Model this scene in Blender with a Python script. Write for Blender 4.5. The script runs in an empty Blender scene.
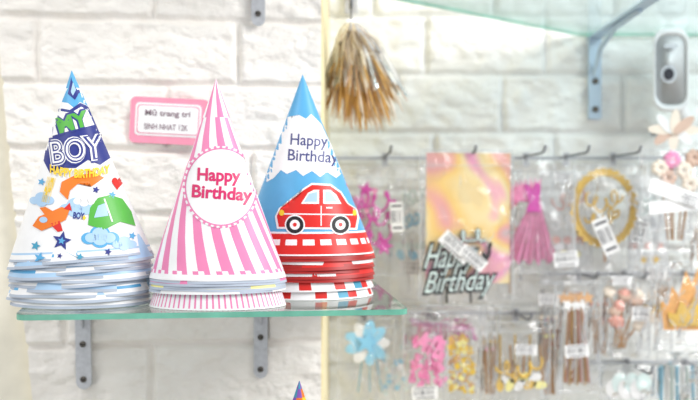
import bpy, bmesh, math, random
import numpy as np
from mathutils import Vector, Matrix
from mathutils.bvhtree import BVHTree
random.seed(7); rng=np.random.RandomState(5)
F=800.0; CZ=1.5
sc=bpy.context.scene
sc.view_settings.view_transform='Standard'

def P(px,py,d): return ((px-349)*d/F, d, CZ-(py-200)*d/F)

# ---------------- materials ----------------
def lin(c):
    return tuple(((v/12.92) if v<=.04045 else ((v+.055)/1.055)**2.4) for v in c)
MC={}
def mat(name,rgb,rough=.55,metal=0,var=.04,scale=60,bump=0,spec=.4,alpha=1,emis=0):
    if name in MC: return MC[name]
    m=bpy.data.materials.new(name); m.use_nodes=True; nt=m.node_tree; b=nt.nodes['Principled BSDF']
    c=lin(rgb)
    tc=nt.nodes.new('ShaderNodeTexCoord'); n=nt.nodes.new('ShaderNodeTexNoise'); n.inputs['Scale'].default_value=scale
    n.inputs['Detail'].default_value=4
    nt.links.new(tc.outputs['Object'],n.inputs['Vector'])
    r=nt.nodes.new('ShaderNodeValToRGB')
    r.color_ramp.elements[0].position=.3; r.color_ramp.elements[1].position=.7
    r.color_ramp.elements[0].color=tuple(max(0,v*(1-var)) for v in c)+(1,)
    r.color_ramp.elements[1].color=tuple(min(1,v*(1+var)) for v in c)+(1,)
    nt.links.new(n.outputs['Fac'],r.inputs['Fac']); nt.links.new(r.outputs['Color'],b.inputs['Base Color'])
    b.inputs['Roughness'].default_value=rough; b.inputs['Metallic'].default_value=metal
    b.inputs['Specular IOR Level'].default_value=spec; b.inputs['Alpha'].default_value=alpha
    if bump:
        bp=nt.nodes.new('ShaderNodeBump'); bp.inputs['Strength'].default_value=bump; bp.inputs['Distance'].default_value=.002
        nt.links.new(n.outputs['Fac'],bp.inputs['Height']); nt.links.new(bp.outputs['Normal'],b.inputs['Normal'])
    MC[name]=m; return m
def film(name,tint=(1,1,1),haze=.1,gloss=.14,scale=35,rough=.12,bump=.7):
    m=bpy.data.materials.new(name); m.use_nodes=True; nt=m.node_tree; nt.nodes.clear()
    o=nt.nodes.new('ShaderNodeOutputMaterial'); t=nt.nodes.new('ShaderNodeBsdfTransparent'); g=nt.nodes.new('ShaderNodeBsdfGlossy')
    d=nt.nodes.new('ShaderNodeBsdfDiffuse'); m1=nt.nodes.new('ShaderNodeMixShader'); m2=nt.nodes.new('ShaderNodeMixShader')
    t.inputs[0].default_value=tuple(tint)+(1,); g.inputs['Roughness'].default_value=rough; d.inputs[0].default_value=(.9,.93,.95,1)
    tc=nt.nodes.new('ShaderNodeTexCoord'); n=nt.nodes.new('ShaderNodeTexNoise'); n.inputs['Scale'].default_value=scale; n.inputs['Detail'].default_value=3
    n.inputs['Distortion'].default_value=1.5
    nt.links.new(tc.outputs['Object'],n.inputs['Vector'])
    bp=nt.nodes.new('ShaderNodeBump'); bp.inputs['Strength'].default_value=bump; bp.inputs['Distance'].default_value=.006
    nt.links.new(n.outputs['Fac'],bp.inputs['Height'])
    nt.links.new(bp.outputs['Normal'],g.inputs['Normal'])
    fr=nt.nodes.new('ShaderNodeFresnel'); fr.inputs['IOR'].default_value=1.4; nt.links.new(bp.outputs['Normal'],fr.inputs['Normal'])
    ad=nt.nodes.new('ShaderNodeMath'); ad.operation='ADD'; ad.inputs[1].default_value=gloss; nt.links.new(fr.outputs[0],ad.inputs[0])
    m1.inputs[0].default_value=haze
    nt.links.new(t.outputs[0],m1.inputs[1]); nt.links.new(d.outputs[0],m1.inputs[2])
    nt.links.new(ad.outputs[0],m2.inputs[0]); nt.links.new(m1.outputs[0],m2.inputs[1]); nt.links.new(g.outputs[0],m2.inputs[2])
    nt.links.new(m2.outputs[0],o.inputs[0]); return m
FILM=film('clear_film',(1,1,1),.015,.035,35,.10,.8); FILM2=film('cloudy_film',(.99,.99,1),.12,.05)
FILM3=film('bunch_film',(1,.98,.95),.02,.0,35,.2,.4)
SEAM=mat('film_seam',(.95,.97,.98),.2,0,.05,40,alpha=.55)
GLASS=film('shelf_glass',(.92,.98,.96),.03,.03,5,.02,0.0)
GLASSU=film('shelf_glass_upper',(.86,.94,.95),.12,.03,5,.05,0.0)
GEDGE=mat('glass_edge',(.42,.72,.63),.2,0,.15,40,alpha=.9)
WHITE=mat('white_card',(.96,.96,.96)); BLACK=mat('black_ink',(.1,.1,.12))
METAL=mat('brushed_steel',(.76,.77,.79),.4,.3,.1,200); DMETAL=mat('dark_steel',(.50,.51,.54),.35,.5)
SCREW=mat('screw_dark',(.42,.40,.38),.4,.7)

def wallmat(name,c1,c2,bs=.5):
    m=bpy.data.materials.new(name); m.use_nodes=True; nt=m.node_tree; b=nt.nodes['Principled BSDF']
    tc=nt.nodes.new('ShaderNodeTexCoord'); mp=nt.nodes.new('ShaderNodeMapping'); mp.inputs['Scale'].default_value=(1,1,1.6)
    nt.links.new(tc.outputs['Object'],mp.inputs[0])
    n=nt.nodes.new('ShaderNodeTexNoise'); n.inputs['Scale'].default_value=22; n.inputs['Detail'].default_value=8; n.inputs['Roughness'].default_value=.65
    n2=nt.nodes.new('ShaderNodeTexNoise'); n2.inputs['Scale'].default_value=110; n2.inputs['Detail'].default_value=7; n2.inputs['Roughness'].default_value=.7
    nt.links.new(mp.outputs[0],n.inputs['Vector']); nt.links.new(mp.outputs[0],n2.inputs['Vector'])
    r=nt.nodes.new('ShaderNodeValToRGB'); r.color_ramp.elements[0].color=lin(c1)+(1,); r.color_ramp.elements[1].color=lin(c2)+(1,)
    r.color_ramp.elements[0].position=.3; r.color_ramp.elements[1].position=.7
    nt.links.new(n.outputs['Fac'],r.inputs[0]); nt.links.new(r.outputs[0],b.inputs['Base Color'])
    bp=nt.nodes.new('ShaderNodeBump'); bp.inputs['Strength'].default_value=bs; bp.inputs['Distance'].default_value=.004
    nt.links.new(n2.outputs['Fac'],bp.inputs['Height']); nt.links.new(bp.outputs['Normal'],b.inputs['Normal'])
    b.inputs['Roughness'].default_value=.6; return m
WL=wallmat('foam_brick_warm',(.95,.93,.90),(.985,.97,.95)); WR=wallmat('foam_brick_cool',(.93,.94,.93),(.97,.975,.965))
BEIGE=mat('beige_paint',(.95,.90,.74),.7,0,.05,30); CREAM=mat('cream_plaster',(.94,.92,.86),.8,0,.05,40,.4)

# ---------------- mesh builder ----------------
class MB:
    def __init__(s,name): s.name=name; s.v=[]; s.f=[]; s.m=[]; s.sm=[]; s.mats=[]
    def mi(s,m):
        if m not in s.mats: s.mats.append(m)
        return s.mats.index(m)
    def add(s,vs,fs,m,smooth=False):
        o=len(s.v); s.v+= [tuple(v) for v in vs]
        for k,f in enumerate(fs):
            s.f.append(tuple(i+o for i in f)); s.m.append(s.mi(m[k] if isinstance(m,list) else m)); s.sm.append(smooth)
    def tube(s,pts,r,m,seg=6,cap=True):
        pts=[Vector(p) for p in pts]; n=len(pts); vs=[];fs=[]
        up=Vector((.13,.31,.9)).normalized()
        for i,p in enumerate(pts):
            t=(pts[min(i+1,n-1)]-pts[max(i-1,0)]).normalized()
            a=t.cross(up)
            if a.length<.05: a=t.cross(Vector((1,0,0)))
            a.normalize(); b=t.cross(a); rr=r[i] if isinstance(r,(list,tuple)) else r
            for k in range(seg):
                q=2*math.pi*k/seg; vs.append(p+a*math.cos(q)*rr+b*math.sin(q)*rr)
        for i in range(n-1):
            for k in range(seg): fs.append((i*seg+k,i*seg+(k+1)%seg,(i+1)*seg+(k+1)%seg,(i+1)*seg+k))
        if cap: fs.append(tuple(range(seg))); fs.append(tuple(range((n-1)*seg,n*seg)))
        s.add(vs,fs,m,True)
    def flat(s,pp,d,m,th=.0008):
        n=len(pp); vs=[P(x,y,d) for x,y in pp]; vs+=[(v[0],v[1]+th,v[2]) for v in vs]
        fs=[tuple(range(n)),tuple(range(2*n-1,n-1,-1))]+[(i,(i+1)%n,n+(i+1)%n,n+i) for i in range(n)]
        s.add(vs,fs,m)
    def prism(s,xy,z0,z1,m,medge=None):
        n=len(xy); vs=[(x,y,z0) for x,y in xy]+[(x,y,z1) for x,y in xy]
        fs=[tuple(range(n)),tuple(range(n,2*n))]+[(i,(i+1)%n,n+(i+1)%n,n+i) for i in range(n)]
        s.add(vs,fs,[m,m]+[medge or m]*n)
    def box(s,x0,x1,y0,y1,z0,z1,m): s.prism([(x0,y0),(x1,y0),(x1,y1),(x0,y1)],z0,z1,m)
    def text(s,t,cx,cy,w,h,rot,d,m,off=.02,shear=0):
        vs,fs=text2d(t,off); V=place(vs,cx,cy,w,h,rot,shear)
        s.add([P(x,y,d) for x,y in V],fs,m)
    def label(s,cx,cy,w,h,rot,d):
        s.flat(rect(cx,cy,w,h,rot),d,WHITE,.0005)
        rr=random.Random(int(cx*7+cy)); x=-w*.38
        while x<w*.38:
            bw=rr.choice([.5,.8,1.1]); 
            s.flat(rect(cx,cy,bw,h*.4,rot,(x,-h*.02)),d-.0004,LINK,.0002); x+=bw+rr.choice([1.0,1.4,1.9])
        s.flat(rect(cx,cy,w*.7,h*.07,rot,(0,h*.36)),d-.0004,LINK,.0002)
        s.flat(rect(cx,cy,w*.8,h*.07,rot,(0,-h*.37)),d-.0004,LINK,.0002)
    def bag(s,x0,y0,x1,y1,d,m=None,bulge=.007,rot=0,nx=14,ny=20,seed=0):
        m=m or FILM; r=random.Random(seed or int(x0*3+y0)); ph=[r.uniform(0,6.28) for _ in range(6)]
        cx,cy=(x0+x1)/2,(y0+y1)/2; c,sn=math.cos(rot),math.sin(rot)
        rim=[]
        for side in (-1,1):
            vs=[];fs=[]
            for j in range(ny+1):
                for i in range(nx+1):
                    u=i/nx; v=j/ny; x=x0+(x1-x0)*u; y=y0+(y1-y0)*v
                    e=(max(0,math.sin(math.pi*u))**.5)*(max(0,math.sin(math.pi*v))**.5)
                    wr=.0022*math.sin(11*u+7*v+ph[0])+.0016*math.sin(19*v-9*u+ph[1])+.0012*math.sin(27*u+ph[2]+4*v)
                    X=cx+(x-cx)*c-(y-cy)*sn; Y=cy+(x-cx)*sn+(y-cy)*c
                    q=P(X,Y,d); vs.append((q[0],q[1]+side*(bulge*e)+wr*(.35+e),q[2]))
            for j in range(ny):
                for i in range(nx): a=j*(nx+1)+i; fs.append((a,a+1,a+nx+2,a+nx+1))
            s.add(vs,fs,m,True)
            if side==-1:
                W=nx+1; rim=[vs[i] for i in range(W)]+[vs[j*W+nx] for j in range(1,ny+1)]+[vs[ny*W+i] for i in range(nx-1,-1,-1)]+[vs[j*W] for j in range(ny-1,-1,-1)]
                s.tube(rim,.0007,SEAM,4,False)
                s.tube([vs[2*W+i] for i in range(W)],.0005,SEAM,4,False)
                for _ in range(5):
                    i=r.randrange(1,nx-1); j=r.randrange(1,ny-5); di=r.choice((-1,0,1)); pts=[]
                    for t in range(r.randrange(3,6)):
                        ii=min(max(i+di*(t//2),0),nx); pts.append(vs[(j+t)%(ny)*W+ii] if j+t<ny else vs[(ny-1)*W+ii])
                    s.tube(pts,[.0001]+[.0009]*(len(pts)-2)+[.0001],SEAM,4)
    def blob(s,c,rx,ry,rz,m,nz=.15,seg=10,seed=1):
        r=random.Random(seed); vs=[];fs=[];n=seg;k=seg//2+1
        for j in range(k+1):
            a=math.pi*j/k
            for i in range(n):
                b=2*math.pi*i/n; q=1+r.uniform(-nz,nz)
                vs.append((c[0]+rx*q*math.sin(a)*math.cos(b),c[1]+ry*q*math.sin(a)*math.sin(b),c[2]+rz*q*math.cos(a)))
        for j in range(k):
            for i in range(n): fs.append((j*n+i,j*n+(i+1)%n,(j+1)*n+(i+1)%n,(j+1)*n+i))
        s.add(vs,fs,m,True)
    def build(s):
        me=bpy.data.meshes.new(s.name); me.from_pydata(s.v,[],s.f)
        for m in s.mats: me.materials.append(m)
        me.polygons.foreach_set('material_index',s.m); me.polygons.foreach_set('use_smooth',s.sm); me.update()
        c=np.array(s.v); c=(c.min(0)+c.max(0))/2
        me.transform(Matrix.Translation(-Vector(c)))
        o=bpy.data.objects.new(s.name,me); o.location=c; sc.collection.objects.link(o); return o
LINK=mat('label_ink',(.35,.35,.38))
def rect(cx,cy,w,h,rot=0,off=(0,0)):
    c,sn=math.cos(rot),math.sin(rot); out=[]
    for a,b in ((-.5,-.5),(.5,-.5),(.5,.5),(-.5,.5)):
        x=a*w+off[0]; y=b*h+off[1]; out.append((cx+x*c-y*sn,cy+x*sn+y*c))
    return out
def rrect(cx,cy,w,h,r,rot=0):
    out=[];c,sn=math.cos(rot),math.sin(rot)
    for qx,qy,a0 in ((1,1,0),(-1,1,90),(-1,-1,180),(1,-1,270)):
        for k in range(6):
            a=math.radians(a0+k*18); x=qx*(w/2-r)+r*math.cos(a); y=qy*(h/2-r)+r*math.sin(a)
            out.append((cx+x*c-y*sn,cy+x*sn+y*c))
    return out
def ell(cx,cy,rx,ry,n=32,rot=0):
    c,sn=math.cos(rot),math.sin(rot)
    return [(cx+rx*math.cos(a)*c-ry*math.sin(a)*sn,cy+rx*math.cos(a)*sn+ry*math.sin(a)*c) for a in [2*math.pi*k/n for k in range(n)]]
def star(cx,cy,r,rot=0,n=5,inn=.45):
    return [(cx+(r if k%2==0 else r*inn)*math.sin(rot+math.pi*k/n),cy-(r if k%2==0 else r*inn)*math.cos(rot+math.pi*k/n)) for k in range(2*n)]
def text2d(t,off):
    cu=bpy.data.curves.new('t','FONT'); cu.body=t; cu.offset=off; cu.resolution_u=4; cu.fill_mode='FRONT'
    o=bpy.data.objects.new('t',cu); sc.collection.objects.link(o); dg=bpy.context.evaluated_depsgraph_get()
    me=bpy.data.meshes.new_from_object(o.evaluated_get(dg))
    vs=[(v.co.x,v.co.y) for v in me.vertices]; fs=[tuple(p.vertices) for p in me.polygons]
    bpy.data.objects.remove(o); bpy.data.curves.remove(cu); bpy.data.meshes.remove(me); return vs,fs
def place(vs,cx,cy,w,h,rot=0,shear=0,arc=0):
    xs=[v[0] for v in vs]; ys=[v[1] for v in vs]; ax,bx,ay,by=min(xs),max(xs),min(ys),max(ys); out=[];c,sn=math.cos(rot),math.sin(rot)
    for x,y in vs:
        u=(x-(ax+bx)/2)/(bx-ax); v=(y-(ay+by)/2)/(by-ay)
        X=u*w+shear*v*h; Y=-v*h+arc*(u*u*4)
        out.append((cx+X*c-Y*sn,cy+X*sn+Y*c))
    return out

# ---------------- noise + brick walls ----------------
def vnoise(x,z,seed):
    r=np.random.RandomState(seed).rand(256,256); xi=np.floor(x).astype(int); zi=np.floor(z).astype(int); fx=x-xi; fz=z-zi
    fx=fx*fx*(3-2*fx); fz=fz*fz*(3-2*fz); g=lambda a,b:r[a%256,b%256]
    return (g(xi,zi)*(1-fx)+g(xi+1,zi)*fx)*(1-fz)+(g(xi,zi+1)*(1-fx)+g(xi+1,zi+1)*fx)*fz
def fbm(x,z,s,seed,o=4):
    t=0;a=1;n=0
    for k in range(o): t=t+a*vnoise(x*s,z*s,seed+k); n+=a; a*=.5; s*=2.1
    return t/n
def brickh(x,z,z0,rh,x0,bw,depth=.006,seed=1,rough=.005):
    wx=x+(fbm(x,z,50,seed+20,3)-.5)*.004; wz=z+(fbm(x,z,50,seed+40,3)-.5)*.004
    row=np.floor((wz-z0)/rh); off=(row%2)*bw*.5+ (row%3)*bw*.07
    u=(wx-x0-off)/bw; col=np.floor(u); du=np.minimum(u-col,1-(u-col))*bw; v=(wz-z0)/rh-row; dv=np.minimum(v,1-v)*rh
    d=np.minimum(du,dv); e=np.clip((d-.001)/.0055,0,1); e=e*e*(3-2*e)
    n=fbm(x*.8,z*1.2,45,seed+60,5); k=np.clip((n-.42)/.05,0,1)*.5+np.clip((n-.55)/.04,0,1)*.5
    lvl=vnoise(col*3.7+.5,row*5.3+.5,seed+80)
    return e*(depth*(.8+.2*lvl)+ k*rough*.45+(n-.5)*rough)
def relief(mb,xl,xr,z0,z1,yfun,hf,res,m,side=None):
    nz=int((z1-z0)/res); nx=int((xr-max(xl(z0),xl(z1)))/res)
    Z=np.linspace(z0,z1,nz+1)[:,None]*np.ones((1,nx+1)); L=np.array([xl(z) for z in Z[:,0]])[:,None]
    X=L+(xr-L)*np.linspace(0,1,nx+1)[None,:]; H=hf(X,Z); Y=yfun(X)-H
    vs=list(zip(X.ravel().tolist(),Y.ravel().tolist(),Z.ravel().tolist())); fs=[]
    for j in range(nz):
        for i in range(nx): a=j*(nx+1)+i; fs.append((a,a+1,a+nx+2,a+nx+1))
    mb.add(vs,fs,m,True)
    if side:
        for i in (0,nx):
            vs=[]
            for j in range(nz+1):
                a=(X[j,i],Y[j,i],Z[j,i]); vs+= [a,(a[0],float(yfun(X[j,i]))+.008,a[2])]
            mb.add(vs,[(2*j,2*j+1,2*j+3,2*j+2) for j in range(nz)],side)
yl=lambda x: .985+(x+.035)*.105
XR=-.034
w=MB('wall_left')
w.prism([(-1.3,yl(-1.3)+.008),(XR,yl(XR)+.008),(XR,1.5),(-1.3,1.5)],0,2.7,CREAM)
w.prism([(XR,yl(XR)+.002),(XR+.0015,yl(XR)+.002),(XR+.0015,1.3),(XR,1.3)],0,2.7,BEIGE)
relief(w,lambda z:-.373-(z-1.25)*.09,XR,1.12,1.98,yl,lambda X,Z:brickh(X,Z,1.6387,.078,-.369,.234,.006,3,.0045),.0018,WL,BEIGE)
w.build()
w=MB('wall_back'); w.box(XR+.002,1.6,1.302,1.5,0,2.7,CREAM)
relief(w,lambda z:XR+.002,1.0,1.0,2.05,lambda X:1.3+0*X,lambda X,Z:brickh(X,Z,1.703,.094,.1235,.195,.009,11,.006),.0036,WR)
w.build()
f=MB('floor'); f.box(-1.5,1.8,-1.6,1.5,-.05,0,mat('floor_tile',(.78,.76,.72),.35,0,.08,6)); f.build()

# ---------------- left shelf, brackets ----------------
ST=1.401
def shelfpoly(fl,fr,br,bl,r=.02):
    pts=[fl,fr,br,bl]; out=[]
    for i,p in enumerate(pts):
        p=Vector(p); a=(Vector(pts[i-1])-p).normalized(); b=(Vector(pts[(i+1)%4])-p).normalized()
        for k in range(7):
            t=k/6; q=p+a*r*(1-t)**2+b*r*t*t; out.append((q.x,q.y))
    return out
def gshelf(z,dx=0,name='glass_shelf'):
    s=MB(name); s.prism(shelfpoly((-.288,.689),(.0545,.725),(.030,yl(.03)-.02),(-.355,yl(-.355)-.014),.012),z-.005,z,GLASS,GEDGE); return s.build()
gshelf(ST); gshelf(1.118); gshelf(1.86)
def bracket(x,ztop,zbot,arm=.2,tilt=0,wd=.0165):
    b=MB('shelf_bracket'); y=yl(x)-.0105; h=wd/2
    n=12; out=[]
    zc=zbot+h
    for k in range(n+1):
        a=math.pi+math.pi*k/n; out.append((x+h*math.cos(a)+tilt,zc+h*math.sin(a)))
    out+= [(x+h,ztop),(x-h,ztop)]
    N=len(out); vs=[(a,y-.003,z) for a,z in out]+[(a,y+.0005,z) for a,z in out]
    b.add(vs,[tuple(range(N)),tuple(range(N,2*N))]+[(i,(i+1)%N,N+(i+1)%N,N+i) for i in range(N)],METAL)
    b.prism([(x-h,y),(x+h,y),(x+h*.5,y-arm),(x-h*.5,y-arm)],ztop-.003,ztop,METAL)
    L=ztop-zbot
    for fz in (.1,.45,.8):
        c=Vector((x+tilt*(1-fz),y-.003,zbot+fz*L)); 
        b.tube([c+Vector((0,.001,0)),c-Vector((0,.0015,0))],.0036,SCREW,12)
        b.box(c.x-.003,c.x+.003,c.y-.002,c.y-.0014,c.z-.0006,c.z+.0006,BLACK)
    b.tube([(x,y-.003,ztop-.045),(x,y-.02,ztop-.016),(x,y-.05,ztop-.004)],.0025,METAL,6)
    b.build()
bracket(-.3145,ST-.0055,1.277,.10,.002,.018); bracket(-.1065,ST-.0055,1.285,.2)
bracket(-.1095,1.8545,1.71,.2)

# ---------------- pink sign ----------------
PINK=mat('sign_pink',(.95,.60,.70)); 
s=MB('pink_label_sign'); d=yl(-.2)-.016
s.flat(rrect(169,121,78,46,5,.05),d,PINK,.004); s.flat(rrect(168,120,66,33,4,.05),d-.0006,WHITE,.0006)
s.flat(rrect(168,120,62,29,3,.05),d-.0010,PINK,.0003); s.flat(rrect(168,120,60,27,3,.05),d-.0014,WHITE,.0003)
G=mat('sign_ink',(.60,.52,.56))
s.text('Mũ trang trí',168,114,46,8,.05,d-.002,G,.02); s.text('SINH NHAT 12K',166,127,44,6,.05,d-.002,G,.01)
s.build()

# ---------------- party hats ----------------
def hatgeo(cx,cy,zr,H,R,fy,tilt=0,twist=0,rings=None,seg=144,wob=0,ph=0,apexdx=0):
    vs=[];c,sn=math.cos(tilt),math.sin(tilt)
    for t in rings:
        for k in range(seg):
            a=2*math.pi*k/seg+twist*t; wr=1+wob*math.sin(3*a+ph)*t+wob*.6*math.sin(7*a+2*ph)*t
            x=R*t*wr*math.cos(a)+apexdx*(1-t); y=R*fy*t*wr*math.sin(a); z=H*(1-t)+ (wob*.03*math.sin(4*a+ph)*t)
            vs.append((cx+x*c-z*sn,cy+y,zr+x*sn+z*c))
    return vs
def addhat(mb,cx,cy,zr,H,R,fy,mf,tilt=0,twist=0,rings=None,seg=144,wob=0,ph=0,apexdx=0):
    vs=hatgeo(cx,cy,zr,H,R,fy,tilt,twist,rings,seg,wob,ph,apexdx); fs=[];ms=[]
    for j in range(len(rings)-1):
        tm=(rings[j]+rings[j+1])/2
        for k in range(seg):
            fs.append((j*seg+k,j*seg+(k+1)%seg,(j+1)*seg+(k+1)%seg,(j+1)*seg+k)); ms.append(mf(tm,k,seg))
    mb.add(vs,fs,ms,True); return vs,fs
class Dec:
    def __init__(s,mb,vs,fs,cx,cy): s.mb=mb; s.b=BVHTree.FromPolygons([Vector(v) for v in vs],fs); s.cx=cx; s.cy=cy
    def mp(s,x,y,lv):
        o=Vector((0,0,CZ)); q=Vector(P(x,y,s.cy)); dr=(q-o).normalized(); h=s.b.ray_cast(o,dr)
        if h[0] is None:
            h=s.b.find_nearest(q)
        n=h[1].copy(); 
        if n.dot(h[0]-Vector((s.cx,s.cy,h[0].z)))<0: n=-n
        return h[0]+n*(.00025+lv*.00016)
    def shape(s,vs,fs,m,lv=0):
        bm=bmesh.new(); V=[bm.verts.new((x,y,0)) for x,y in vs]
        for f in fs:
            try: bm.faces.new([V[i] for i in f])
            except ValueError: pass
        bmesh.ops.triangulate(bm,faces=bm.faces[:])
        xs=[v[0] for v in vs]; ys=[v[1] for v in vs]
        for ax,lo,hi,st in ((0,min(xs),max(xs),3),(1,min(ys),max(ys),6)):
            q=lo+st
            while q<hi:
                no=(1,0,0) if ax==0 else (0,1,0); co=(q,0,0) if ax==0 else (0,q,0)
                bmesh.ops.bisect_plane(bm,geom=bm.verts[:]+bm.edges[:]+bm.faces[:],plane_co=co,plane_no=no,dist=1e-5); q+=st
        bm.verts.index_update()
        s.mb.add([s.mp(v.co.x,v.co.y,lv) for v in bm.verts],[tuple(v.index for v in f.verts) for f in bm.faces],m,True); bm.free()
    def poly(s,pp,m,lv=0): s.shape(pp,[tuple(range(len(pp)))],m,lv)
    def ring(s,cx,cy,rx,ry,wd,m,lv=0,n=48):
        a=ell(cx,cy,rx,ry,n); b=ell(cx,cy,rx-wd,ry-wd,n); s.shape(a+b,[(i,(i+1)%n,n+(i+1)%n,n+i) for i in range(n)],m,lv)
    def text(s,t,cx,cy,w,h,rot,m,lv,off=.02,shear=0,arc=0):
        vs,fs=text2d(t,off); s.shape(place(vs,cx,cy,w,h,rot,shear,arc),fs,m,lv)
    def line(s,pp,wd,m,lv=0):
        for (x0,y0),(x1,y1) in zip(pp[:-1],pp[1:]):
            L=math.hypot(x1-x0,y1-y0); nx,ny=-(y1-y0)/L*wd/2,(x1-x0)/L*wd/2
            s.poly([(x0+nx,y0+ny),(x1+nx,y1+ny),(x1-nx,y1-ny),(x0-nx,y0-ny)],m,lv)
RG=[.004,.03,.1,.2,.3,.42,.5,.6,.7,.8]
HW=mat('hat_white',(.95,.95,.955),.4); HP=mat('hat_pink',(.91,.52,.70),.4); HPD=mat('hat_magenta',(.82,.17,.41),.4)
SKY=mat('hat_skyblue',(.35,.66,.85),.4); RED=mat('hat_red',(.84,.14,.12),.4); NAVY=mat('hat_navy',(.17,.21,.52),.4)
LB=mat('hat_lightblue',(.67,.80,.92),.4); GRN=mat('hat_green',(.33,.68,.26),.4); ORG=mat('hat_orange',(.92,.48,.13),.4)
YEL=mat('hat_yellow',(.95,.80,.18),.4); SLATE=mat('hat_slate',(.28,.29,.50),.4); GREY=mat('hat_cardedge',(.70,.74,.80),.6); TEAL=mat('hat_teal',(.28,.62,.75),.4)
PALEY=mat('hat_paleyellow',(.96,.93,.62),.4); DRED=mat('hat_darkred',(.66,.12,.11),.4)

# hat 2 : pink stripes
h=MB('striped_party_hat'); cx,cy,R,fy,zr,H=-.1236,.755,.0642,.65,1.4278,.187
def m2(t,k,seg):
    if t>.972: return HW
    if t>.955: return HW if (k%4)<2 else HP
    if t<.2: return HP if (k//12)%2 else HW
    if t<.42: return HP if (k//8)%2 else HW
    return HP if (k//4)%2 else HW
vs,fs=addhat(h,cx,cy,zr,H,R,fy,m2,0,.9,RG+[.9,.955,.972,.99,1.0],apexdx=-.002)
D=Dec(h,vs,fs,cx,cy)
D.poly(ell(221,187,38,41,48),HW,0); D.ring(221,187,36,39,1.3,HP,1)
for k in range(40):
    a=2*math.pi*k/40; D.poly(ell(221+36.9*math.cos(a),187+39.9*math.sin(a),1.4,1.4,10),HP,2)
D.text('Happy',219,177,43,17,.04,HPD,2,.03); D.text('Birthday',222,195,60,17,.07,HPD,2,.03)
offs=[.0028,.0052,.0075,.0098,.012]; cols=[HW,HP,HW,PALEY,HW]
for k,(o,c) in enumerate(zip(offs,cols)):
    addhat(h,cx,cy,zr-o,H,R*(1+.006*math.sin(k*2.3)),fy,(lambda c:lambda t,k,s:(c if t<.988 else GREY))(c),.006*math.sin(k*1.7),0,[.6,.9,.94,.988,1],wob=.006,ph=k)
addhat(h,cx,cy,ST+.0003,.187,R*1.0,fy,lambda t,k,s: HW if t>.992 else (HP if k%3==0 else HW),0,.2,[.6,.88,.992,1],seg=216)
addhat(h,cx,cy,ST+.0145,.187,R*1.004,fy,lambda t,k,s: HW if t>.97 else PALEY,0.01,0,[.6,.88,.97,1])
h.build()

# hat 3 : car hat
h=MB('car_party_hat'); cx,cy,R,fy,zr,H=-.0453,.842,.0716,.8,1.445,.1876
def m3(t,k,seg):
    if t>.992: return HW
    if t>.875:
        if .915<t<.945: return HW if (k%6)<4 else RED
        if .875<t<.885: return HW
        return RED
    return SKY
vs,fs=addhat(h,cx,cy,zr,H,R,fy,m3,0,0,RG+[.875,.885,.915,.945,.992,1.0],apexdx=-.0035)
D=Dec(h,vs,fs,cx,cy)
D.poly([(283,123),(288,117),(294,121),(299,115),(306,119),(311,114),(317,120),(321,124),(326,135),(331,145),(335,156),(341,163),(343,172),(336,178),(327,172),(320,177),(312,171),(303,176),(296,170),(287,174),(281,170),(274,178),(267,182),(261,180),(266,166),(272,152),(278,136)],HW,0)
D.text('Happy',309,142,37,15,.06,SLATE,1,.012); D.text('Birthday',313,158,50,15,.06,SLATE,1,.012)
body=[(279,227),(277,216),(281,208),(296,203),(304,190),(312,185),(330,186),(340,193),(347,204),(355,209),(357,217),(355,228)]
bx=[(317+(x-317)*1.05,207+(y-207)*1.09) for x,y in body]
D.poly(bx,HW,1); D.poly(body,RED,2)
D.poly([(301,204),(308,193),(314,190),(319,190),(319,204)],HW,3); D.poly([(323,204),(323,190),(330,190),(336,195),(341,204)],HW,3)
D.poly([(304,202),(309,194),(317,192),(317,202)],LB,4); D.poly([(325,202),(325,192),(330,192),(337,202)],LB,4)
D.line([(280,214),(355,215)],1.2,HW,3); D.line([(321,206),(321,226)],1,HW,3)
for wx in (295,340):
    D.poly(ell(wx,225,10,10),HW,3); D.poly(ell(wx,225,8.6,8.6),BLACK,4); D.poly(ell(wx,225,5,5),HW,5); D.poly(ell(wx,225,2,2),RED,6)
D.poly(ell(282,213,2.5,3),YEL,4); D.poly(ell(354,213,2,3),YEL,4); D.line([(326,208),(332,208)],1.5,HW,4)
for k in range(9):
    o=.003+k*.0029
    addhat(h,cx+.0006*math.sin(k*2),cy,zr-o,H,R*(1+.008*math.sin(k*1.9)),fy,lambda t,kk,s,k=k:(RED if t<.983 else (HW if k in (2,6) else DRED)),.01*math.sin(k*2.1),0,[.6,.9,.983,1],wob=.006,ph=k*1.3)
def m3b(t,k,seg):
    if t>.992: return HW
    if .95<t<.992: return RED if (k//4)%3==1 else (TEAL if (k//4)%9==3 else HW)
    return HW
addhat(h,cx,cy,ST+.0085,H,R*.995,fy,m3b,0.004,0.3,[.6,.93,.95,.992,1],wob=.004)
addhat(h,cx,cy,ST+.0003,H,R*.99,fy,m3b,0,0,[.6,.93,.95,.992,1])
h.build()

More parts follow.
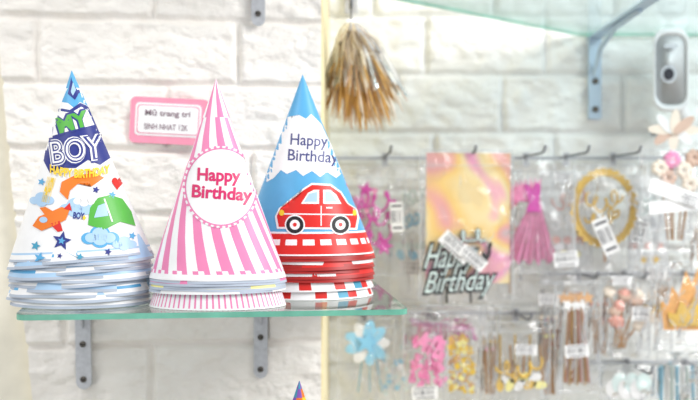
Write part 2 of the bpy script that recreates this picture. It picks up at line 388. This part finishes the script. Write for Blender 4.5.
# hat 1 : boy hat
h=MB('boy_party_hat'); cx,cy,R,fy,zr,H=-.257,.77,.0672,.75,1.4455,.180
vs,fs=addhat(h,cx,cy,zr,H,R,fy,lambda t,k,s:(SKY if t<.1 else (GREY if t>.988 else (LB if .955<t<.965 else HW))),.055,0,RG+[.9,.955,.965,.988,1.0])
D=Dec(h,vs,fs,cx,cy)
D.poly([(62,102),(66,92),(70,84),(73,75),(79,84),(84,95),(88,106),(80,102),(74,108),(68,103)],SKY,0)
D.poly([(72,74),(80,92),(75,100),(68,94)],NAVY,1); D.poly([(73,82),(76,90),(73,96),(71,92)],LB,2)
D.poly([(52,118),(58,108),(70,110),(80,103),(89,107),(98,126),(104,138),(110,158),(100,165),(88,160),(76,168),(62,168),(50,173),(44,161),(47,142),(50,126)],NAVY,1)
D.poly([(55,118),(60,111),(71,113),(81,107),(87,110),(94,125),(70,131),(53,136)],HW,2)
D.text('MY',73,122,35,20,-.28,NAVY,3,.10); D.text('MY',73,122,31,16,-.28,GRN,4,.04)
D.text('BOY',77,150,57,31,-.13,NAVY,4,.09); D.text('BOY',77,150,54,27,-.13,HW,5,.07); D.text('BOY',77,150,52,25,-.13,NAVY,6,.03);D.text('BOY',77,150,50,22,-.13,HW,7,-.015)
D.text('HAPPY BIRTHDAY',80,174,58,9,0,YEL,8,.04,0,-5)
D.text('HAPPY',49,190,8,26,.25,YEL,3,.02)
D.poly([(62,182),(74,176),(88,174),(88,169),(104,178),(91,187),(90,182),(78,184),(70,191),(68,200),(60,192)],ORG,3)
hp=[(118+5.5*(16*math.sin(a)**3)/16-1,183-(13*math.cos(a)-5*math.cos(2*a)-2*math.cos(3*a)-math.cos(4*a))/16*7) for a in [2*math.pi*k/28 for k in range(28)]]
D.poly(hp,RED,3)
D.poly([(88,225),(90,208),(98,198),(110,195),(122,199),(131,212),(135,226),(120,222),(104,230)],GRN,3); D.poly([(94,218),(98,206),(106,203),(108,216)],LB,4)
D.line([(104,199),(112,222)],1.5,HW,5)
D.poly([(33,226),(39,217),(51,212),(62,207),(70,210),(66,220),(54,226),(42,231)],ORG,3); D.poly([(46,216),(40,208),(46,207),(56,213)],ORG,3)
D.poly([(50,224),(58,232),(63,231),(60,221)],RED,3); D.poly([(64,209),(70,203),(72,211)],RED,4); D.poly(ell(44,220,4,3),LB,4)
def cloud(x,y,s,m,lv=2):
    for dx,dy,r in ((-9,2,6),(0,-2,8),(9,2,6.5),(0,4,7)): D.poly(ell(x+dx*s,y+dy*s,r*s,r*s*.8,18),m,lv)
cloud(76,207,1.1,LB); cloud(84,200,.7,HW,3); cloud(100,236,1.25,SKY); cloud(100,236,1.0,LB,3); cloud(42,199,.8,LB); cloud(124,243,.8,LB)
D.poly(star(62,241,10,.2),NAVY,3); D.poly(star(62,241,4,.2),SKY,4)
for x,y,r,m in ((42,182,4,SKY),(112,195,4,SKY),(36,246,5,TEAL),(84,218,3,YEL),(40,258,6,SKY),(80,257,4,TEAL),(108,252,4,NAVY),(132,236,4,SKY),(60,256,3,NAVY),(96,190,4,NAVY)): D.poly(star(x,y,r,.3),m,3)
D.text('BOY',79,216,11,7,.1,NAVY,4,.03)
offs=[.0028,.0058,.009,.013,.0175,.0205,.025,.029,.034,.0385,.0438]; 
for k,o in enumerate(offs):
    last=k==len(offs)-1
    c=[HW,LB,HW,HW,LB,HW,HW,LB,HW,HW,HW][k]
    def mm(t,kk,s,c=c,k=k):
        if t>.986: return GREY
        if .95<t<.965: return [SKY,LB,TEAL,LB][k%4] if (kk//(7+k))%3 else HW
        return c
    addhat(h,cx+(0 if last else .0012*math.sin(k*2.7)),cy,zr-o,H,R*(1.0+.012*math.sin(k*1.7)),fy,mm,0 if last else .05*(1-k/9)+.018*math.sin(k*2.4),0,[.6,.9,.95,.965,.986,1],wob=.002 if last else .016,ph=k*1.9)
h.build()

# hat on the lower shelf
h=MB('balloon_party_hat'); cx=-.0475;cy=.765
VIO=mat('hat_violet',(.55,.35,.72)); MUL=[VIO,ORG,YEL,VIO,TEAL]
addhat(h,cx,cy,1.1185,.2094,.07,.8,lambda t,k,s:MUL[(int(t*26)+(k//24))%5],0,.6,[.004]+[i/26 for i in range(1,27)])
h.build()

# ---------------- upper right shelf + bracket ----------------
s=MB('glass_shelf'); zs=1.763
s.prism([(.03,1.03),(.37,1.285),(1.0,1.285),(1.0,.93),(.03,.93)],zs,zs+.006,GLASSU,GEDGE); s.build()
BL=mat('bracket_bluegrey',(.72,.80,.87),.4,.1)
b=MB('shelf_bracket'); x=.394; y=1.283
b.box(x-.010,x+.010,y-.003,y+.006,1.63,zs-.001,BL); b.prism([(x-.01,y),(x+.01,y),(x+.008,1.0),(x-.008,1.0)],zs-.004,zs-.0005,BL)
b.tube([(x,y-.002,1.70),(x,y-.03,1.738),(x,y-.10,zs-.008),(x,y-.2,zs-.006)],.004,BL,8)
for z in (1.645,1.69): b.tube([(x,y-.005,z),(x,y-.002,z)],.005,SCREW,12)
b.build()

# ---------------- wire rails and hooks ----------------
def rail(py,x0,x1,hooks,L=.1,up=.012):
    r=MB('display_rail'); a=P(x0,py,1.275); c=P(x1,py,1.275); r.tube([a,c],.0028,METAL,8)
    for e in (a,c): r.tube([e,(e[0],1.286,e[2])],.0028,METAL,8)
    r.build()
    for hx in hooks:
        r=MB('display_hook')
        q=Vector(P(hx,py,1.275)); q.y=1.2715
        r.tube([q+Vector((0,0,-.012)),q+Vector((0,-.004,.004)),q+Vector((0,-.02,.002)),q+Vector((.002,-L,.002)),q+Vector((.003,-L-.008,.004)),q+Vector((.004,-L-.013,up))],.002,DMETAL,7)
        r.box(q.x-.005,q.x+.005,1.2685,1.2715,q.z-.014,q.z+.008,METAL)
        r.build()
rail(158,336,700,[385,462,525,565,612,668]); rail(313,336,545,[362,428,515],.08); rail(274,548,720,[577,622,682],.08)
rail(362,560,730,[625,683],.09,.016)

def script(m,x0,y0,x1,y1,d,r,mt,loops=5,amp=10,seed=1,steps=90):
    q=random.Random(seed); ph=q.uniform(0,6); pts=[]
    for k in range(steps+1):
        t=k/steps; a=2*math.pi*loops*t+ph; A=amp*(.65+.5*math.sin(t*17+seed)); 
        pts.append(P(x0+(x1-x0)*t+A*.55*math.cos(a),y0+(y1-y0)*t-A*math.sin(a),d+.0004*math.sin(a*2)))
    m.tube(pts,r,mt,6)

MAG=mat('glitter_magenta',(.84,.28,.68),.4,.1,.3,900,.5); GOLD=mat('glitter_gold',(.90,.75,.36),.4,.15,.25,900,.5)
RGOLD=mat('rose_gold',(.91,.66,.60),.4,.1,.25,300,.4); PK=mat('soft_pink',(.96,.60,.77),.5,0,.1,80); LBL=mat('baby_blue',(.60,.84,.95),.5,0,.1,80)
WOOD=mat('pale_wood',(.84,.66,.48),.6,0,.15,50); TAUPE=mat('taupe_film',(.80,.71,.60),.6,0,.15,60,.3,alpha=.9); MINT=mat('mint_foil',(.88,.95,.94),.3,.1)
TIP=mat('gold_tip',(.84,.66,.38),.5,0,.2,200)
CR=mat('cream_petal',(.96,.91,.85),.6); DR=mat('dusty_petal',(.86,.74,.67),.6)

# A. stick bunch
b=MB('bundle_of_gold_picks'); dd=1.12
top=Vector(P(351,22,dd)); q=random.Random(3)
for k in range(230):
    a=q.uniform(0,6.28); rr=q.uniform(0,1)**.6
    ex=366+ rr*math.cos(a)*42+q.uniform(-3,3); ey=120+q.uniform(-30,17)-abs(ex-368)*.35; e=Vector(P(ex,ey,dd)); e.y+=rr*math.sin(a)*.045
    m1=top.lerp(e,.38)+Vector((q.uniform(-.013,.013),q.uniform(-.013,.013),.004)); m2_=top.lerp(e,q.uniform(.5,.72))+Vector((q.uniform(-.005,.005),0,.003))
    b.tube([top+Vector((q.uniform(-.004,.004),0,0)),m1,m2_],[.0015,.0032,.0018],TAUPE if q.random()<.7 else CR,5)
    b.tube([m2_,m2_.lerp(e,.6),e],[.0009,.0016,.0003],[TIP,WOOD,TIP,CR][q.randrange(4)],5)
vs=[];fs=[];N=64;K=10
for j in range(K+1):
    t=j/K
    for i in range(N):
        a=2*math.pi*i/N; r_=(.006+.05*t**.7)*(1+.10*math.sin(9*a+t*3)+.06*math.sin(17*a)); c=top.lerp(Vector(P(366,92,dd)),t)
        vs.append((c.x+r_*math.cos(a),c.y+r_*.8*math.sin(a),c.z+.008*t*math.sin(5*a)))
for j in range(K):
    for i in range(N): fs.append((j*N+i,j*N+(i+1)%N,(j+1)*N+(i+1)%N,(j+1)*N+i))
b.add(vs,fs,FILM3,True)
b.tube([top+Vector((-.006,0,-.002)),top+Vector((.006,0,-.002))],.006,WHITE,8)
b.tube([top,top+Vector((0,0,.02))],.0015,DMETAL); b.build()
b=MB('wall_hook'); t2=top+Vector((0,0,.02))
b.tube([(t2.x,1.286,t2.z+.055),(t2.x,1.2,t2.z+.055),(t2.x,1.14,t2.z+.04),(t2.x,1.122,t2.z+.012),(t2.x,1.118,t2.z-.001),(t2.x,1.105,t2.z+.001),(t2.x,1.10,t2.z+.012)],.0028,DMETAL,8)
b.box(t2.x-.01,t2.x+.01,1.281,1.286,t2.z+.03,t2.z+.08,METAL); b.build()

# B. magenta topper
b=MB('magenta_topper_package'); d=1.20
b.bag(337,168,405,275,d,seed=4); 
script(b,352,205,392,196,d,.0022,MAG,4,11,2); script(b,350,222,395,214,d,.0022,MAG,5,9,3); script(b,352,238,388,234,d,.002,MAG,4,8,4)
b.flat(star(366,190,9,.2),d,MAG); b.flat(star(384,246,10,.5,6),d,MAG)
for k in range(9): b.flat(star(352+q.uniform(0,40),186+q.uniform(0,66),4,k),d+.0015,MAG if k%2 else PK)
b.tube([P(372,240,d+.001),P(374,270,d+.001)],.0016,WHITE); b.label(397,217,13,30,-.05,d-.009); b.build()
b=MB('purple_picks_package'); d=1.235
b.bag(334,176,372,300,d,FILM2,seed=9)
for k in range(7):
    x=342+k*4; b.tube([P(x,205+k%3*6,d),P(x+2,285,d)],.0014,WHITE); b.flat(star(x,200+k%3*8,6,k),d-.002,MAG if k%2 else PK)
b.build()
b=MB('mint_topper_package'); d=1.24
b.bag(388,166,428,300,d,seed=51); script(b,396,205,420,198,d,.0018,MINT,3,9,3); script(b,396,226,420,222,d,.0018,LBL,3,8,5)
for k in range(7): b.flat(ell(397+k*4,246+(k%3)*9,6,4,12,k),d-.0004*k,[MINT,LBL,WHITE][k%3])
b.tube([P(408,245,d+.002),P(409,292,d+.002)],.0015,WHITE); b.label(411,268,22,13,.05,d-.0095); b.build()

# C. holographic
def holo():
    m=bpy.data.materials.new('holographic_foil'); m.use_nodes=True; nt=m.node_tree; bs=nt.nodes['Principled BSDF']
    tc=nt.nodes.new('ShaderNodeTexCoord'); n=nt.nodes.new('ShaderNodeTexNoise'); n.inputs['Scale'].default_value=7; n.inputs['Detail'].default_value=1.5; n.inputs['Distortion'].default_value=1.0
    r=nt.nodes.new('ShaderNodeValToRGB'); el=r.color_ramp.elements
    cs=[(.28,(.62,.84,.90)),(.38,(.96,.68,.66)),(.45,(1,.84,.50)),(.51,(.99,.91,.70)),(.56,(.97,.64,.80)),(.62,(1,.84,.60)),(.68,(.76,.86,.93)),(.76,(.78,.72,.95))]
    el[0].position=cs[0][0]; el[0].color=lin(cs[0][1])+(1,); el[1].position=cs[-1][0]; el[1].color=lin(cs[-1][1])+(1,)
    for p,c in cs[1:-1]: e=el.new(p); e.color=lin(c)+(1,)
    nt.links.new(tc.outputs['Object'],n.inputs['Vector']); nt.links.new(n.outputs['Fac'],r.inputs[0]); nt.links.new(r.outputs[0],bs.inputs['Base Color'])
    bs.inputs['Roughness'].default_value=.25; bs.inputs['Metallic'].default_value=.05; return m
HOLO=holo()
b=MB('happy_birthday_topper_package'); d=1.17
b.bag(420,150,513,306,d,seed=12); b.flat(rect(468,218,84,130,.01),d+.004,HOLO,.0006)
for t,x,y,w_,h_,sh in (('Happy',451,259,50,34,.35),('Birthday',460,284,68,30,.35)):
    b.text(t,x,y,w_+3,h_+3,-.06,d-.002,BLACK,.075,sh); b.text(t,x,y,w_-1,h_-2,-.06,d-.003,MINT,.0,sh)
script(b,440,242,486,238,d-.001,.0026,BLACK,3,8,6); script(b,440,242,486,238,d-.0035,.0013,MINT,3,8,6)
script(b,478,268,490,246,d-.001,.0026,BLACK,2,6,8)
for x in (446,470): b.tube([P(x,285,d),P(x+1,303,d)],.0016,BLACK)
b.label(456,247,36,15,.75,d-.0105); b.label(473,258,30,13,.7,d-.012)
b.build()

# D. tulle
b=MB('pink_tulle_package'); d=1.205
TUL=mat('pink_tulle',(.96,.58,.76),.6,0,.2,120,.3,alpha=.75)
vs=[];fs=[];N=40
for j in range(11):
    t=j/10
    for i in range(N+1):
        u=i/N; x=536+(u-.5)*(10+52*t**1.2)-8*t; y=200+62*t+3*math.sin(u*40); qv=P(x,y,d); vs.append((qv[0],qv[1]+.006*t*math.sin(u*55),qv[2]))
for j in range(10):
    for i in range(N): a=j*(N+1)+i; fs.append((a,a+1,a+N+2,a+N+1))
b.add(vs,fs,TUL,True)
for k in range(16):
    a=-2.2+k*.16; b.tube([P(534,203,d+.003),P(534+18*math.sin(a*1.0),203-15*math.cos(a*.6),d),P(534+34*math.sin(a),200-22*math.cos(a),d-.002)],[.001,.003,.0005],PK,5)
b.flat([(527,182),(532,190),(537,182),(541,186),(539,202),(541,212),(526,212),(529,202),(524,186)],d-.004,MAG,.001)
b.bag(508,160,574,272,d,seed=15); b.label(566,259,24,15,-.1,d-.011); b.build()

# E. gold wreath
b=MB('gold_wreath_topper_package'); d=1.215
b.tube([P(x,y,d) for x,y in ell(604,208,27,33,40)+ell(604,208,27,33,40)[:1]],.0018,GOLD,6)
for k in range(30):
    a=2*math.pi*k/30; x=604+27*math.cos(a); y=208+33*math.sin(a); b.flat(ell(x+3*math.cos(a),y+3*math.sin(a),6.5,2.6,10,a+1.0),d+.0005*(k%3),GOLD,.0006)
script(b,588,203,622,200,d,.0018,GOLD,4,9,8); script(b,588,220,620,216,d,.0018,GOLD,4,8,9); b.tube([P(604,240,d),P(605,262,d)],.0016,WOOD)
b.bag(575,165,640,272,d,seed=18); b.label(606,236,16,38,-.4,d-.011); b.build()
b=MB('white_topper_package'); d=1.235; b.bag(540,172,592,285,d,FILM2,seed=20)
script(b,552,205,582,200,d,.0018,RGOLD,3,9,3); script(b,552,225,582,222,d,.0018,WHITE,3,8,5); b.label(563,178,18,10,.1,d-.01)
for k in range(8): b.flat(ell(556+k*4,240+(k%3)*7,5,4,12),d-.001*k*.3,[RGOLD,WHITE,PALEY][k%3])
b.build()
b=MB('silver_topper_package'); d=1.24; b.bag(628,176,668,280,d,FILM2,seed=21); script(b,636,210,660,205,d,.0016,MINT,3,9,3); script(b,636,228,660,224,d,.0016,METAL,3,7,3)
for k in range(8): b.flat(star(636+k*4,246+(k%3)*7,5,k),d-.001*k*.3,[RGOLD,WHITE,GOLD][k%3])
b.label(640,232,14,22,.2,d-.01); b.build()

# F. right tag bundle
b=MB('flower_pick_package'); d=1.17
b.bag(640,150,712,252,d,seed=23)
for k,(x,y,mm_) in enumerate(((660,168,CR),(672,160,PK),(684,170,CR),(694,158,DR),(668,178,DR),(690,184,CR))):
    for j in range(7):
        a=j*.9; c=P(x+5*math.cos(a),y+5*math.sin(a),d-.002); b.blob(c,.006,.004,.006,mm_,.1,8,j)
    b.tube([P(x,y,d+.002),P(674+(x-674)*.4,240,d+.002)],.0012,WOOD)
b.flat(rect(674,193,52,15,.35),d-.012,WHITE,.0006); b.flat(rect(672,206,46,13,-.1),d-.010,WHITE,.0006); b.label(690,200,20,11,.35,d-.0135); b.build()

# ---------------- second row ----------------
b=MB('blue_bow_package'); d=1.2
for k in range(9):
    a=k*.7; b.flat(ell(367+11*math.cos(a),343+11*math.sin(a),12,6,16,a),d-.001*k*.4,LBL if k%3 else WHITE,.0006)
b.flat(star(367,343,12,.2),d-.006,mat('baby_blue2',(.55,.80,.93)),.0006)
for k in range(6): b.tube([P(360+k*3,352,d),P(352+k*6,392,d)],.001,LBL if k%2 else WHITE)
b.bag(338,318,394,408,d,seed=31); b.build()
b=MB('pink_letter_confetti_package'); d=1.17
q=random.Random(11); HOT=mat('hot_pink',(.93,.50,.70))
for k in range(60):
    x=q.uniform(412,445); y=q.uniform(338,384); b.flat(rect(x,y,q.uniform(4,9),q.uniform(3,6),q.uniform(0,3)),d+q.uniform(-.004,.004),PK if q.random()<.75 else HOT,.0005)
b.text('A1b',430,345,30,20,.5,d-.005,PK,.05); b.bag(404,312,448,408,d,seed=33); b.label(425,393,26,13,-.05,d-.0115); b.build()
b=MB('gold_confetti_package'); d=1.2
for k in range(90):
    x=q.uniform(449,474); y=q.uniform(336,392); b.flat(rect(x,y,q.uniform(3,7),q.uniform(2,5),q.uniform(0,3)),d+q.uniform(-.004,.004),[GOLD,YEL,PALEY,WOOD][k%4],.0005)
b.bag(443,322,480,402,d,seed=35); b.build()
b=MB('pink_glitter_stick_package'); d=1.23
for k in range(26): b.tube([P(q.uniform(408,478),q.uniform(318,326),d),P(q.uniform(408,478),q.uniform(330,340),d)],.0025,PK if k%2 else MAG,5)
b.bag(402,306,486,350,d,FILM2,seed=36); b.build()
b=MB('gold_cutlery_package'); d=1.19
for k in range(9):
    x=500+k*5; b.tube([P(x,335+(k%3)*5,d),P(x+3*math.sin(k),388,d)],.0018,[GOLD,WHITE,WOOD][k%3]); b.flat(ell(x,385-(k%2)*8,4,7,14,.2*k),d-.002,[GOLD,WHITE,PALEY][k%3],.0006)
script(b,496,372,540,366,d-.004,.002,GOLD,4,8,3); b.bag(488,322,550,408,d,seed=38); b.label(526,350,22,11,.05,d-.0115); b.build()
b=MB('wooden_stick_package'); d=1.19
for k in range(15):
    x=564+k*1.9; b.tube([P(570+k*.8,292,d+.002*(k%3)),P(x,382+(k%4),d+.002*(k%3))],.0016,[WOOD,RGOLD,WHITE,TIP][k%4])
for k in range(7): b.flat(star(564+k*4,298+(k%2)*7,7,k*.4),d-.003-.0004*k,WHITE if k%2 else WOOD,.0006)
b.bag(555,282,600,392,d,seed=40); b.label(577,351,24,13,-.08,d-.0115); b.build()
b=MB('rose_gold_pompom_package'); d=1.19
for k in range(12):
    c=P(q.uniform(608,642),q.uniform(288,325),d); b.blob(c,.009,.005,.009,[RGOLD,CR,DR][k%3],.25,10,k)
    b.tube([c,P(614+k,348,d+.002)],.001,WOOD)
b.bag(602,276,650,358,d,seed=42); b.label(641,314,18,14,.05,d-.0115); b.label(622,281,18,9,0,d-.012); b.build()
OR2=mat('kraft_gold',(.91,.68,.40),.5,0,.15,100)
b=MB('gold_fan_package'); d=1.16
b.flat([(664,330),(661,300),(668,306),(672,286),(679,296),(686,270),(692,284),(700,262),(706,284),(712,330)],d,OR2,.001); 
b.flat([(670,326),(668,312),(676,314),(681,300),(688,309),(696,294),(704,326)],d-.003,GOLD,.001)
b.bag(656,262,716,345,d,seed=44); b.build()
b=MB('clear_tableware_package'); d=1.21
b.bag(600,364,655,410,d,seed=46); 
for k in range(6): b.flat(ell(614+k*6,389-(k%2)*6,8,10,20),d-.001*k,MINT if k%2 else WHITE,.0006)
b.build()
b=MB('clear_candle_package'); d=1.21; b.bag(657,352,712,410,d,seed=47)
for k in range(9): b.tube([P(662+k*5,366,d),P(661+k*5.4,405,d)],.0025,[LBL,WHITE,MINT][k%3],8)
b.build()
# further packages behind the front rows
def filler(name,x0,y0,x1,y1,d,mats,kind,lab=None,seed=1):
    b=MB(name); r=random.Random(seed); b.bag(x0,y0,x1,y1,d,seed=seed); w_=x1-x0; h_=y1-y0; cx=(x0+x1)/2
    if kind=='script':
        for k in range(3): script(b,x0+w_*.22,y0+h_*(.3+.17*k),x1-w_*.22,y0+h_*(.27+.17*k),d,.0016,mats[k%len(mats)],3,w_*.16,seed+k)
        b.tube([P(cx,y0+h_*.6,d+.002),P(cx,y1-5,d+.002)],.0014,WOOD)
    elif kind=='picks':
        for k in range(8):
            x=x0+w_*(.16+.095*k); yy=y0+h_*(.3+.08*(k%3)); b.tube([P(x,yy,d+.001),P(cx+(x-cx)*.6,y1-6,d+.001)],.0011,WOOD); b.flat(star(x,yy,w_*.11,k) if k%2 else ell(x,yy,w_*.1,w_*.1,14),d-.0005*k,mats[k%len(mats)],.0005)
    else:
        for k in range(40): b.flat(rect(r.uniform(x0+w_*.15,x1-w_*.15),r.uniform(y0+h_*.3,y1-h_*.12),r.uniform(3,6),r.uniform(2,5),r.uniform(0,3)),d+r.uniform(-.004,.004),mats[k%len(mats)],.0005)
    if lab: b.label(lab[0],lab[1],20,12,.05,d-.0105)
    b.build()
filler('gold_script_topper_package',498,170,522,298,1.245,[GOLD,RGOLD],'script',None,61)
filler('white_star_picks_package',480,306,500,400,1.243,[WHITE,GOLD,PK],'picks',None,62)
filler('pearl_picks_package',538,282,562,400,1.24,[CR,WHITE,PALEY],'picks',(549,300),63)
filler('silver_confetti_package',376,318,412,404,1.245,[WHITE,MINT,LBL],'confetti',None,64)
filler('blush_picks_package',588,280,612,360,1.24,[RGOLD,CR,WHITE],'picks',None,65)
filler('cream_topper_package',640,270,672,350,1.243,[CR,GOLD],'script',(657,274),66)
filler('white_feather_package',690,205,722,272,1.235,[WHITE,CR],'picks',None,67)
filler('pastel_confetti_package',540,290,556,372,1.252,[LBL,PK,WHITE],'confetti',None,68)

# ---------------- wall camera ----------------
b=MB('wall_security_camera'); CW=mat('camera_white',(.95,.955,.96),.4); LENS=mat('camera_lens',(.22,.22,.25),.2)
outl=rrect(671,70,36,84,13); vs=[];n=len(outl)
for dep,s_ in ((1.205,.82),(1.2,.95),(1.21,1),(1.24,1),(1.25,.9)):
    vs+= [P(671+(x-671)*s_,70+(y-70)*s_,dep) for x,y in outl]
fs=[tuple(range(n))]+[(j*n+i,j*n+(i+1)%n,(j+1)*n+(i+1)%n,(j+1)*n+i) for j in range(4) for i in range(n)]+[tuple(range(4*n,5*n))]
b.add(vs,fs,CW,True)
b.flat(ell(669,74,8,9),1.1985,METAL,.003); b.flat(ell(669,74,5,6),1.197,LENS,.003); b.flat(rrect(671,46,14,4,1.5),1.1985,METAL,.002)
b.tube([P(671,85,1.24),P(680,112,1.24),P(686,120,1.26),(P(686,120,1.27)[0],1.285,P(686,120,1.27)[2])],.012,CW,10); b.build()
b=MB('cream_ribbon_bow'); 
for k in range(8):
    a=k*.8; b.flat(ell(674+13*math.cos(a),130+8*math.sin(a),13,5,14,a),1.19-.001*k,[CR,WHITE,CR,DR][k%4],.0006)
b.tube([P(674,130,1.192),(P(674,130,1.2)[0],1.285,P(674,130,1.2)[2])],.0025,DMETAL); b.build()

# ---------------- lights, world, camera ----------------
wd=bpy.data.worlds.new('World'); sc.world=wd; wd.use_nodes=True; bg=wd.node_tree.nodes['Background']
bg.inputs[0].default_value=(.96,.98,1,1); bg.inputs[1].default_value=.76
def area(name,loc,tgt,size,e,col=(1,1,1)):
    l=bpy.data.lights.new(name,'AREA'); l.size=size; l.energy=e; l.color=col; o=bpy.data.objects.new(name,l); o.location=loc
    o.rotation_euler=(Vector(tgt)-Vector(loc)).to_track_quat('-Z','Y').to_euler(); sc.collection.objects.link(o)
area('window_light',(1.35,.1,2.45),(.0,1.1,1.5),.8,31,(1,.99,.98))
area('left_area_light',(-.9,.1,2.5),(-.1,.95,1.45),.6,7,(1,.98,.95))  # weak, slightly warm area light from the upper left
cd=bpy.data.cameras.new('camera'); cam=bpy.data.objects.new('camera',cd); sc.collection.objects.link(cam)
cam.location=(0,0,CZ); cam.rotation_euler=(math.pi/2,0,0); cd.sensor_width=36; cd.lens=36*F/698; cd.clip_start=.01
cd.dof.use_dof=True; cd.dof.focus_distance=.745; cd.dof.aperture_fstop=4.2
sc.camera=cam
